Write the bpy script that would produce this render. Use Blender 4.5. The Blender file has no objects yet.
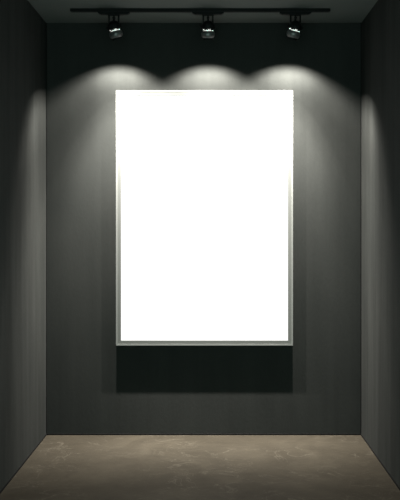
import bpy, bmesh, math
from mathutils import Vector, Matrix

S = bpy.context.scene
COL = S.collection

# ------------------------------------------------------------ camera
D = 6.5                       # distance from the lens to the back wall (m)
cam_d = bpy.data.cameras.new('camera')
cam = bpy.data.objects.new('camera', cam_d)
COL.objects.link(cam)
cam.location = (0.088, -D, 2.0)
cam.rotation_euler = (math.pi / 2, 0, 0)
cam_d.sensor_width = 36
cam_d.lens = 36 * 682.5 / 500
cam_d.shift_x = -0.026
cam_d.shift_y = -0.050
S.camera = cam

# ------------------------------------------------------------ world
w = bpy.data.worlds.new('world')
S.world = w
w.use_nodes = True
bg = w.node_tree.nodes['Background']
bg.inputs[0].default_value = (0.68, 1.0, 0.90, 1)
bg.inputs[1].default_value = 2.6

S.view_settings.view_transform = 'Standard'
S.view_settings.look = 'None'
S.view_settings.gamma = 1
S.view_settings.use_curve_mapping = False
S.view_settings.exposure = 0
LAMP_W = 3100.0                # power of each spotlight
SPOT_COL = (1.0, 0.962, 0.885)
# brightness of the beam by angle off its axis (cosine, strength)
PROFILE = [(0.0, 0.0), (0.54, 0.0), (0.585, 0.03), (0.63, 0.075), (0.675, 0.14), (0.72, 0.18), (0.78, 0.19),
           (0.84, 0.19), (0.90, 0.24), (0.94, 0.42), (0.97, 0.72), (1.0, 0.95)]
# wall-washer optics: strength by how far the ray leans to the wall (+) or the room (-)
LEAN = [(-1.0, 0.0), (-0.48, 0.0), (-0.40, 0.12), (-0.32, 0.32), (-0.25, 0.38), (-0.18, 0.64), (-0.06, 1.0), (0.02, 1.0), (0.12, 0.76),
        (0.30, 0.66), (0.42, 0.48), (0.55, 0.40), (0.66, 0.42), (0.76, 0.56), (0.85, 0.66), (0.93, 0.60), (1.0, 0.0)]

# ------------------------------------------------------------ materials
def mat(name, color, rough=0.5, metal=0.0, spec=0.5):
    m = bpy.data.materials.new(name)
    m.use_nodes = True
    b = m.node_tree.nodes['Principled BSDF']
    b.inputs['Base Color'].default_value = (*color, 1)
    b.inputs['Roughness'].default_value = rough
    b.inputs['Metallic'].default_value = metal
    b.inputs['Specular IOR Level'].default_value = spec
    return m, m.node_tree, b

def noise(nt, scale, detail=4, rough=0.5, stretch=(1, 1, 1), dist=0.0, off=(0, 0, 0)):
    g = nt.nodes.new('ShaderNodeNewGeometry')
    mp = nt.nodes.new('ShaderNodeMapping')
    mp.inputs['Scale'].default_value = stretch
    mp.inputs['Location'].default_value = off
    nt.links.new(g.outputs['Position'], mp.inputs['Vector'])
    n = nt.nodes.new('ShaderNodeTexNoise')
    n.inputs['Scale'].default_value = scale
    n.inputs['Detail'].default_value = detail
    n.inputs['Roughness'].default_value = rough
    n.inputs['Distortion'].default_value = dist
    nt.links.new(mp.outputs[0], n.inputs['Vector'])
    return n.outputs['Fac']

def ramp(nt, fac, stops):
    r = nt.nodes.new('ShaderNodeValToRGB')
    e = r.color_ramp.elements
    while len(e) < len(stops):
        e.new(0.5)
    for el, (p, c) in zip(e, stops):
        el.position = p
        el.color = (*c, 1) if len(c) == 3 else c
    nt.links.new(fac, r.inputs[0])
    return r.outputs[0]

def mixc(nt, kind, fac, a, b):
    m = nt.nodes.new('ShaderNodeMix')
    m.data_type = 'RGBA'
    m.blend_type = kind
    if isinstance(fac, (int, float)):
        m.inputs[0].default_value = fac
    else:
        nt.links.new(fac, m.inputs[0])
    for s, v in ((m.inputs[6], a), (m.inputs[7], b)):
        if isinstance(v, tuple):
            s.default_value = (*v, 1)
        else:
            nt.links.new(v, s)
    return m.outputs[2]

def bump(nt, b, fac, strength, dist):
    bp = nt.nodes.new('ShaderNodeBump')
    bp.inputs['Strength'].default_value = strength
    bp.inputs['Distance'].default_value = dist
    nt.links.new(fac, bp.inputs['Height'])
    nt.links.new(bp.outputs[0], b.inputs['Normal'])

def wall_material(name, off, streak, tone=1.0):
    m, nt, b = mat(name, (0.06, 0.06, 0.057), 0.9, 0, 0.06)
    cloud = noise(nt, 1.1, 5, 0.6, (1, 1, 0.6), 0.6, off)
    c = ramp(nt, cloud, [(0.30, (0.0195 * tone, 0.0208 * tone, 0.0198 * tone)),
                         (0.70, (0.0248 * tone, 0.0258 * tone, 0.0244 * tone))])
    st = noise(nt, 9, 4, 0.6, (1, 1, 0.05), 0.0, off)          # vertical float marks
    s = ramp(nt, st, [(0.3, (1 - streak,) * 3), (0.7, (1 + 0 * streak,) * 3)])
    c = mixc(nt, 'MULTIPLY', 1.0, c, s)
    fine = noise(nt, 38, 5, 0.7, (1, 1, 0.6), 0.3, off)
    f = ramp(nt, fine, [(0.3, (0.90,) * 3), (0.7, (1.0,) * 3)])
    c = mixc(nt, 'MULTIPLY', 1.0, c, f)
    nt.links.new(c, b.inputs['Base Color'])
    bump(nt, b, fine, 0.25, 0.004)
    return m

M_back = wall_material('painted_plaster', (3.1, 0, 1.7), 0.15)
M_left = wall_material('trowelled_plaster', (8.3, 2, 5.1), 0.36, 1.4)
M_right = wall_material('trowelled_plaster_warm', (1.3, 7, 9.2), 0.36, 1.4)
M_ceil, nt, b = mat('ceiling_paint', (0.085, 0.091, 0.087), 0.9, 0, 0.2)

# worn concrete floor
M_floor, nt, b = mat('worn_concrete', (0.1, 0.09, 0.075), 0.7, 0, 0.15)
big = noise(nt, 1.6, 6, 0.62, (1, 1, 1), 0.9, (4.2, 1.1, 0))
c = ramp(nt, big, [(0.28, (0.0180, 0.0144, 0.0092)), (0.52, (0.0245, 0.0200, 0.0136)), (0.75, (0.033, 0.0274, 0.0192))])
med = noise(nt, 7, 6, 0.7, (1, 1.6, 1), 1.2, (1.2, 6.1, 0))
c2 = ramp(nt, med, [(0.35, (0.82,) * 3), (0.65, (1.0,) * 3)])
c = mixc(nt, 'MULTIPLY', 1.0, c, c2)
# pale scratches and trowel arcs: thin bands where a distorted noise crosses its middle
sc_n = noise(nt, 2.4, 4, 0.6, (1, 1.5, 1), 1.0, (9.7, 3.3, 0))
band = ramp(nt, sc_n, [(0.488, (0, 0, 0)), (0.50, (1, 1, 1)), (0.512, (0, 0, 0))])
msk = noise(nt, 1.9, 2, 0.5, (1, 1, 1), 0.0, (2.5, 8.8, 0))
mk = ramp(nt, msk, [(0.42, (0, 0, 0)), (0.55, (1, 1, 1))])
bm_ = mixc(nt, 'MULTIPLY', 1.0, band, mk)
c = mixc(nt, 'MIX', bm_, c, (0.042, 0.036, 0.027))
nt.links.new(c, b.inputs['Base Color'])
bump(nt, b, med, 0.25, 0.006)

M_gap, _, _ = mat('shadow_gap_black', (0.006, 0.006, 0.006), 0.8, 0, 0.1)
M_black, _, _ = mat('black_powder_coat', (0.004, 0.0042, 0.0042), 0.6, 0, 0.12)
M_slot, _, _ = mat('dark_slot', (0.004, 0.004, 0.004), 0.9, 0, 0.1)
M_copper, _, _ = mat('conductor_copper', (0.30, 0.16, 0.08), 0.4, 1)
M_glass, _, gb = mat('smoked_mirror_glass', (0.10, 0.10, 0.10), 0.42, 0.6, 0.4)
M_chrome, _, _ = mat('faceted_chrome', (0.85, 0.85, 0.85), 0.12, 1.0)
M_alu, nt, b = mat('brushed_aluminium', (0.080,0.082,0.077), 0.55, 0.0, 0.4)
M_alu_lip, _, _ = mat('light_aluminium_lip', (0.135,0.137,0.132), 0.5, 0.0, 0.4)
M_back_panel, _, _ = mat('dark_backing', (0.03, 0.03, 0.03), 0.8)

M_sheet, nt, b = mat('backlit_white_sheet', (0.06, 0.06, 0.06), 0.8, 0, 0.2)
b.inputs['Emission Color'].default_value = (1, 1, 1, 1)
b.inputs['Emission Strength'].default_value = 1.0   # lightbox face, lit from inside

M_bulb_glint, nt, b = mat('glowing_capsule_and_glint', (1, 1, 1), 0.4)  # for the lamp capsule and the added sparkle ring at the neck
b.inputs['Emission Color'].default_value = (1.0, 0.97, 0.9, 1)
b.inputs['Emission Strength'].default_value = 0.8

# ------------------------------------------------------------ mesh helpers
def link(name, bm, m, parent=None, smooth=False, loc=None, rot=None):
    me = bpy.data.meshes.new(name)
    bmesh.ops.recalc_face_normals(bm, faces=bm.faces)
    bm.to_mesh(me)
    bm.free()
    me.materials.append(m)
    if smooth:
        for p in me.polygons:
            p.use_smooth = True
        me.set_sharp_from_angle(angle=math.radians(35))
    o = bpy.data.objects.new(name, me)
    COL.objects.link(o)
    if parent:
        o.parent = parent
    if loc:
        o.location = loc
    return o

def box(bm, x0, x1, y0, y1, z0, z1, bev=0.0):
    r = bmesh.ops.create_cube(bm, size=1)
    vs = r['verts']
    bmesh.ops.scale(bm, vec=(x1 - x0, y1 - y0, z1 - z0), verts=vs)
    bmesh.ops.translate(bm, vec=((x0 + x1) / 2, (y0 + y1) / 2, (z0 + z1) / 2), verts=vs)
    if bev:
        es = list({e for v in vs for e in v.link_edges})
        bmesh.ops.bevel(bm, geom=es, offset=bev, segments=2, affect='EDGES', profile=0.5)

def prism(bm, pts, y0, y1):
    """outline in x,z extruded in y"""
    a = [bm.verts.new((x, y0, z)) for x, z in pts]
    c = [bm.verts.new((x, y1, z)) for x, z in pts]
    bm.faces.new(a)
    bm.faces.new(c[::-1])
    n = len(pts)
    for i in range(n):
        bm.faces.new((a[i], a[(i + 1) % n], c[(i + 1) % n], c[i]))

def lathe(bm, prof, seg=40, axis='Z', cap=False):
    rings = []
    for r, z in prof:
        if r < 1e-6:
            rings.append([bm.verts.new((0, 0, z))])
        else:
            rings.append([bm.verts.new((r * math.cos(2 * math.pi * k / seg), r * math.sin(2 * math.pi * k / seg), z)) for k in range(seg)])
    for A, B in zip(rings, rings[1:]):
        for k in range(seg):
            k2 = (k + 1) % seg
            if len(A) == 1 and len(B) == 1:
                continue
            if len(A) == 1:
                bm.faces.new((A[0], B[k], B[k2]))
            elif len(B) == 1:
                bm.faces.new((A[k], A[k2], B[0]))
            else:
                bm.faces.new((A[k], A[k2], B[k2], B[k]))

def cyl(bm, p0, p1, r, seg=16):
    p0, p1 = Vector(p0), Vector(p1)
    d = p1 - p0
    res = bmesh.ops.create_cone(bm, cap_ends=True, segments=seg, radius1=r, radius2=r, depth=d.length)
    q = Vector((0, 0, 1)).rotation_difference(d.normalized()).to_matrix().to_4x4()
    bmesh.ops.transform(bm, matrix=Matrix.Translation((p0 + p1) / 2) @ q, verts=res['verts'])

def empty(name, loc):
    o = bpy.data.objects.new(name, None)
    COL.objects.link(o)
    o.empty_display_size = 0.1
    o.location = loc
    return o

def tag(o, label, cat, group=None):
    o['label'] = label
    o['category'] = cat
    if group:
        o['group'] = group

def struct(name, bm, m):
    o = link(name, bm, m)
    o['kind'] = 'structure'
    return o

# ------------------------------------------------------------ room
W, H, L = 1.5, 3.925, 5.0
T = 0.15
bm = bmesh.new(); box(bm, -W - T, W + T, -L, T, -T, 0); struct('floor', bm, M_floor)
bm = bmesh.new(); box(bm, -W - T, W + T, -L, T, H, H + T); struct('ceiling', bm, M_ceil)
bm = bmesh.new(); box(bm, -W, W, 0, T, 0, H); struct('wall_back', bm, M_back)
bm = bmesh.new(); box(bm, -W - T, -W, -L, T, 0, H); struct('wall_left', bm, M_left)
bm = bmesh.new(); box(bm, W, W + T, -L, T, 0, H); struct('wall_right', bm, M_right)
BH, BT = 0.016, 0.006
bm = bmesh.new(); box(bm, -W + BT, W - BT, -BT, 0, 0, BH); struct('baseboard_back', bm, M_gap)
bm = bmesh.new(); box(bm, -W, -W + BT, -L, 0, 0, BH); struct('baseboard_left', bm, M_gap)
bm = bmesh.new(); box(bm, W - BT, W, -L, 0, 0, BH); struct('baseboard_right', bm, M_gap)

for i, x in enumerate((-1, 1)):
    bm = bmesh.new()
    box(bm, min(x * W, x * (W - 0.009)), max(x * W, x * (W - 0.009)), -0.006, 0, BH, H)
    struct('corner_shade_%d' % (i + 1), bm, M_gap)  # black strip drawn for the contact shade in the wall corner

# ------------------------------------------------------------ lightbox panel
PX0, PX1 = -0.828, 0.843
PZ0, PZ1 = 0.862, 3.272
PD = 0.056
FW = 0.046
panel = empty('framed_panel', ((PX0 + PX1) / 2, 0, PZ0))
tag(panel, 'large blank glowing white poster panel in slim grey metal frame on back wall', 'picture frame')
cx, hw, ph = 0.0, (PX1 - PX0) / 2, PZ1 - PZ0

def ring_frame(bm, x0, x1, z0, z1, wd, y0, y1):
    """mitred rectangular ring: front at y0, back at y1"""
    O = [(x0, z0), (x1, z0), (x1, z1), (x0, z1)]
    I = [(x0 + wd, z0 + wd), (x1 - wd, z0 + wd), (x1 - wd, z1 - wd), (x0 + wd, z1 - wd)]
    vs = {}
    for n, pts in (('O', O), ('I', I)):
        for k, (x, z) in enumerate(pts):
            for yy, y in (('f', y0), ('b', y1)):
                vs[n, k, yy] = bm.verts.new((x, y, z))
    for k in range(4):
        j = (k + 1) % 4
        bm.faces.new((vs['O', k, 'f'], vs['O', j, 'f'], vs['I', j, 'f'], vs['I', k, 'f']))
        bm.faces.new((vs['O', k, 'b'], vs['I', k, 'b'], vs['I', j, 'b'], vs['O', j, 'b']))
        bm.faces.new((vs['O', k, 'f'], vs['O', k, 'b'], vs['O', j, 'b'], vs['O', j, 'f']))
        bm.faces.new((vs['I', k, 'f'], vs['I', j, 'f'], vs['I', j, 'b'], vs['I', k, 'b']))

bm = bmesh.new()
ring_frame(bm, -hw + .014, hw - .014, 0.014, ph - .014, FW - 0.014, -PD + 0.003, -0.004)
fr = link('frame', bm, M_alu, panel)
bm = bmesh.new()
ring_frame(bm, -hw, hw, 0, ph, 0.014, -PD, -0.004)
o = link('frame_lip', bm, M_alu_lip, fr); o['label'] = 'lighter outer edge of the metal frame'
bm = bmesh.new()
box(bm, -hw + FW, hw - FW, -PD + 0.010, -PD + 0.016, FW, ph - FW)
o = link('white_sheet', bm, M_sheet, panel); o['label'] = 'glowing blank white face'
bm = bmesh.new()
box(bm, -hw + 0.016, hw - 0.016, -0.0035, 0, 0.016, ph - 0.016)
link('back_panel', bm, M_back_panel, panel)

# ------------------------------------------------------------ track rail
TY = -0.42
rail = empty('track_light_rail', (0, TY, H))
tag(rail, 'long thin black track rail running across the ceiling above the panel', 'light track')
X0, X1 = -1.17, 1.12
bm = bmesh.new()
RT, RW = 0.026, 0.036
# channel section: top web, two sides, two lips
box(bm, X0, X1, -RW / 2, RW / 2, -0.006, 0)
box(bm, X0, X1, -RW / 2, -RW / 2 + 0.006, -RT, -0.006)
box(bm, X0, X1, RW / 2 - 0.006, RW / 2, -RT, -0.006)
box(bm, X0, X1, -RW / 2 + 0.006, -RW / 2 + 0.011, -RT, -RT + 0.004)
box(bm, X0, X1, RW / 2 - 0.011, RW / 2 - 0.006, -RT, -RT + 0.004)
body = link('rail_body', bm, M_black, rail)
for s in (-1, 1):
    bm = bmesh.new()
    y = s * 0.0095
    box(bm, X0 + 0.02, X1 - 0.02, y - 0.0015, y + 0.0015, -0.020, -0.016)
    link('conductor', bm, M_copper, rail)
for x, s in ((X0, -1), (X1, 1)):
    bm = bmesh.new()
    box(bm, min(x, x + s * 0.012), max(x, x + s * 0.012), -RW / 2, RW / 2, -RT, 0, 0.003)
    link('end_cap', bm, M_black, rail)

# ------------------------------------------------------------ spotlights
YSIGN = 1
TILT = math.radians(15)
def light_data():
    ld = bpy.data.lights.new('spot_beam', 'SPOT')
    ld.energy = LAMP_W
    ld.color = SPOT_COL
    ld.spot_size = math.radians(121)
    ld.spot_blend = 0.02
    ld.shadow_soft_size = 0.016
    ld.use_nodes = True
    nt = ld.node_tree
    em = nt.nodes['Emission']
    tc = nt.nodes.new('ShaderNodeTexCoord')
    sx = nt.nodes.new('ShaderNodeSeparateXYZ')
    nt.links.new(tc.outputs['Normal'], sx.inputs[0])
    ab = nt.nodes.new('ShaderNodeMath'); ab.operation = 'ABSOLUTE'
    nt.links.new(sx.outputs['Z'], ab.inputs[0])
    def curve(value, stops):
        fc = nt.nodes.new('ShaderNodeFloatCurve')
        cv = fc.mapping.curves[0]
        while len(cv.points) < len(stops):
            cv.points.new(0.5, 0.5)
        for p, (x, y) in zip(cv.points, stops):
            p.location = (x, y)
            p.handle_type = 'VECTOR'
        fc.mapping.update()
        nt.links.new(value, fc.inputs['Value'])
        return fc.outputs[0]
    a1 = curve(ab.outputs[0], PROFILE)
    dt = nt.nodes.new('ShaderNodeVectorMath'); dt.operation = 'DOT_PRODUCT'
    nt.links.new(tc.outputs['Normal'], dt.inputs[0])
    dt.inputs[1].default_value = (0, YSIGN * math.cos(TILT), -YSIGN * math.sin(TILT))
    h = nt.nodes.new('ShaderNodeMath'); h.operation = 'MULTIPLY_ADD'
    nt.links.new(dt.outputs['Value'], h.inputs[0])
    h.inputs[1].default_value = 0.5
    h.inputs[2].default_value = 0.5
    a2 = curve(h.outputs[0], [(x * 0.5 + 0.5, y) for x, y in LEAN])
    mu = nt.nodes.new('ShaderNodeMath'); mu.operation = 'MULTIPLY'
    nt.links.new(a1, mu.inputs[0])
    nt.links.new(a2, mu.inputs[1])
    nt.links.new(mu.outputs[0], em.inputs['Strength'])
    return ld

BEAM = light_data()
R = 0.058

def make_spot(x, roll, label):
    """roll: lean of the head about Y (radians), + swings its mouth to the right"""
    t = empty('track_spotlight', (x, TY, H - RT))
    tag(t, label, 'spotlight', 'spotlights on the ceiling track')
    # adapter with chamfered ends
    bm = bmesh.new()
    prism(bm, [(-0.145, 0), (0.145, 0), (0.140, -0.014), (0.115, -0.026), (0.085, -0.022), (0.05, -0.028),
               (-0.05, -0.028), (-0.085, -0.022), (-0.115, -0.026), (-0.140, -0.014)], -0.017, 0.017)
    bmesh.ops.bevel(bm, geom=[e for e in bm.edges if abs(e.verts[0].co.y - e.verts[1].co.y) < 1e-6], offset=0.002, segments=1, affect='EDGES')
    link('adapter', bm, M_black, t)
    # fork of three uprights
    bm = bmesh.new()
    box(bm, -0.050, -0.035, -0.010, 0.010, -0.135, -0.022, 0.002)
    box(bm, 0.035, 0.050, -0.010, 0.010, -0.135, -0.022, 0.002)
    box(bm, -0.052, 0.052, -0.010, 0.010, -0.036, -0.022, 0.002)
    link('yoke', bm, M_black, t)
    bm = bmesh.new()
    cyl(bm, (0, 0, -0.024), (0, 0, -0.115), 0.0095)
    box(bm, -0.013, 0.013, -0.012, 0.012, -0.062, -0.048, 0.003)
    link('stem', bm, M_black, t)
    # tilting head: origin at pivot
    tilt = math.radians(16)
    Mh = Matrix.Translation((0, 0, -0.130)) @ Matrix.Rotation(-roll, 4, 'Y') @ Matrix.Rotation(tilt, 4, 'X')
    def part(name, bm, m, parent=t, smooth=True):
        bmesh.ops.transform(bm, matrix=Mh, verts=bm.verts)
        return link(name, bm, m, parent, smooth)
    # dome-shaped black cap, pivot bosses at its sides
    bm = bmesh.new()
    lathe(bm, [(0, 0.050), (0.022, 0.047), (0.044, 0.034), (0.060, 0.012), (0.066, -0.012), (0.066, -0.022),
               (0.058, -0.024), (0.050, -0.012), (0, 0.02)])
    for s in (-1, 1):
        cyl(bm, (s * 0.054, 0, 0), (s * 0.072, 0, 0), 0.012)
    cap = part('housing', bm, M_black)
    # raised cooling fins around the cap
    bm = bmesh.new()
    lathe(bm, [(0.064, -0.004), (0.0685, -0.004), (0.0685, -0.009), (0.064, -0.009), (0.064, -0.004)], 32)
    for k in range(16):
        a = 2 * math.pi * k / 16
        mm = Matrix.Rotation(a, 4, 'Z')
        n0 = len(bm.verts)
        r = bmesh.ops.create_cube(bm, size=1)
        bmesh.ops.scale(bm, vec=(0.008, 0.003, 0.022), verts=r['verts'])
        bmesh.ops.translate(bm, vec=(0.066, 0, -0.006), verts=r['verts'])
        bmesh.ops.transform(bm, matrix=mm, verts=r['verts'])
    part('cooling_fins', bm, M_black, cap, False)
    # ring of chrome facets with a glowing ring set behind
    bm = bmesh.new()
    for k in range(14):
        a = 2 * math.pi * (k + 0.3) / 14
        r = bmesh.ops.create_icosphere(bm, subdivisions=1, radius=0.0095)
        bmesh.ops.scale(bm, vec=(0.9, 1.3 + 0.5 * math.sin(k * 4.3), 0.9 + 0.5 * math.sin(k * 2.1)), verts=r['verts'])
        bmesh.ops.translate(bm, vec=(0.0445, 0, -0.030 + 0.004 * math.sin(k * 3.7)), verts=r['verts'])
        bmesh.ops.transform(bm, matrix=Matrix.Rotation(a, 4, 'Z'), verts=r['verts'])
    part('facet_ring', bm, M_chrome, smooth=False)
    # glowing ring added between the facets to imitate their sparkle
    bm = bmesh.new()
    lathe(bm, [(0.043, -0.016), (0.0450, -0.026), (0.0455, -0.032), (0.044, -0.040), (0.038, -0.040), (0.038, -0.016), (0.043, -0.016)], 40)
    o = part('glint_ring', bm, M_bulb_glint)
    o['label'] = 'thin glowing ring at the neck, added as sparkle'
    # glossy reflector bowl
    bm = bmesh.new()
    lathe(bm, [(0.041, -0.036), (0.053, -0.044), (0.061, -0.060), (0.060, -0.078), (0.053, -0.093), (0.044, -0.101),
               (0.040, -0.100), (0.046, -0.088), (0.052, -0.070), (0.048, -0.052), (0.041, -0.040), (0.0, -0.038)], 48)
    bowl = part('reflector', bm, M_glass)
    bowl['label'] = 'glossy smoked reflector bowl'
    bm = bmesh.new()
    lathe(bm, [(0.0455, -0.099), (0.0475, -0.101), (0.0475, -0.116), (0.0440, -0.116), (0.0430, -0.102), (0.0455, -0.099)])
    part('front_ring', bm, M_black)
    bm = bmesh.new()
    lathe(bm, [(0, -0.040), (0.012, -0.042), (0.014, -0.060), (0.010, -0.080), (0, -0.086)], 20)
    o = part('lamp_capsule', bm, M_bulb_glint)
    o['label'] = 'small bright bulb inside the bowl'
    # the lamp's own light, at the mouth
    lo = bpy.data.objects.new('spot_beam', BEAM)
    COL.objects.link(lo)
    lo.parent = t
    lo.matrix_local = Matrix.Translation((0, 0, -0.130)) @ Matrix.Rotation(--0.035 * (roll > 0) + 0.035 * (roll < 0), 4, 'Y') @ Matrix.Rotation(TILT, 4, 'X') @ Matrix.Translation((0, 0, -0.118))
    return t

make_spot(-0.795, math.radians(14), 'black track spotlight at left, head leaning right, above panel top left corner')
make_spot(0.044, 0.0, 'middle black track spotlight hanging straight down above centre of white panel')
make_spot(0.822, math.radians(-14), 'black track spotlight at right, head leaning left, above panel top right corner')
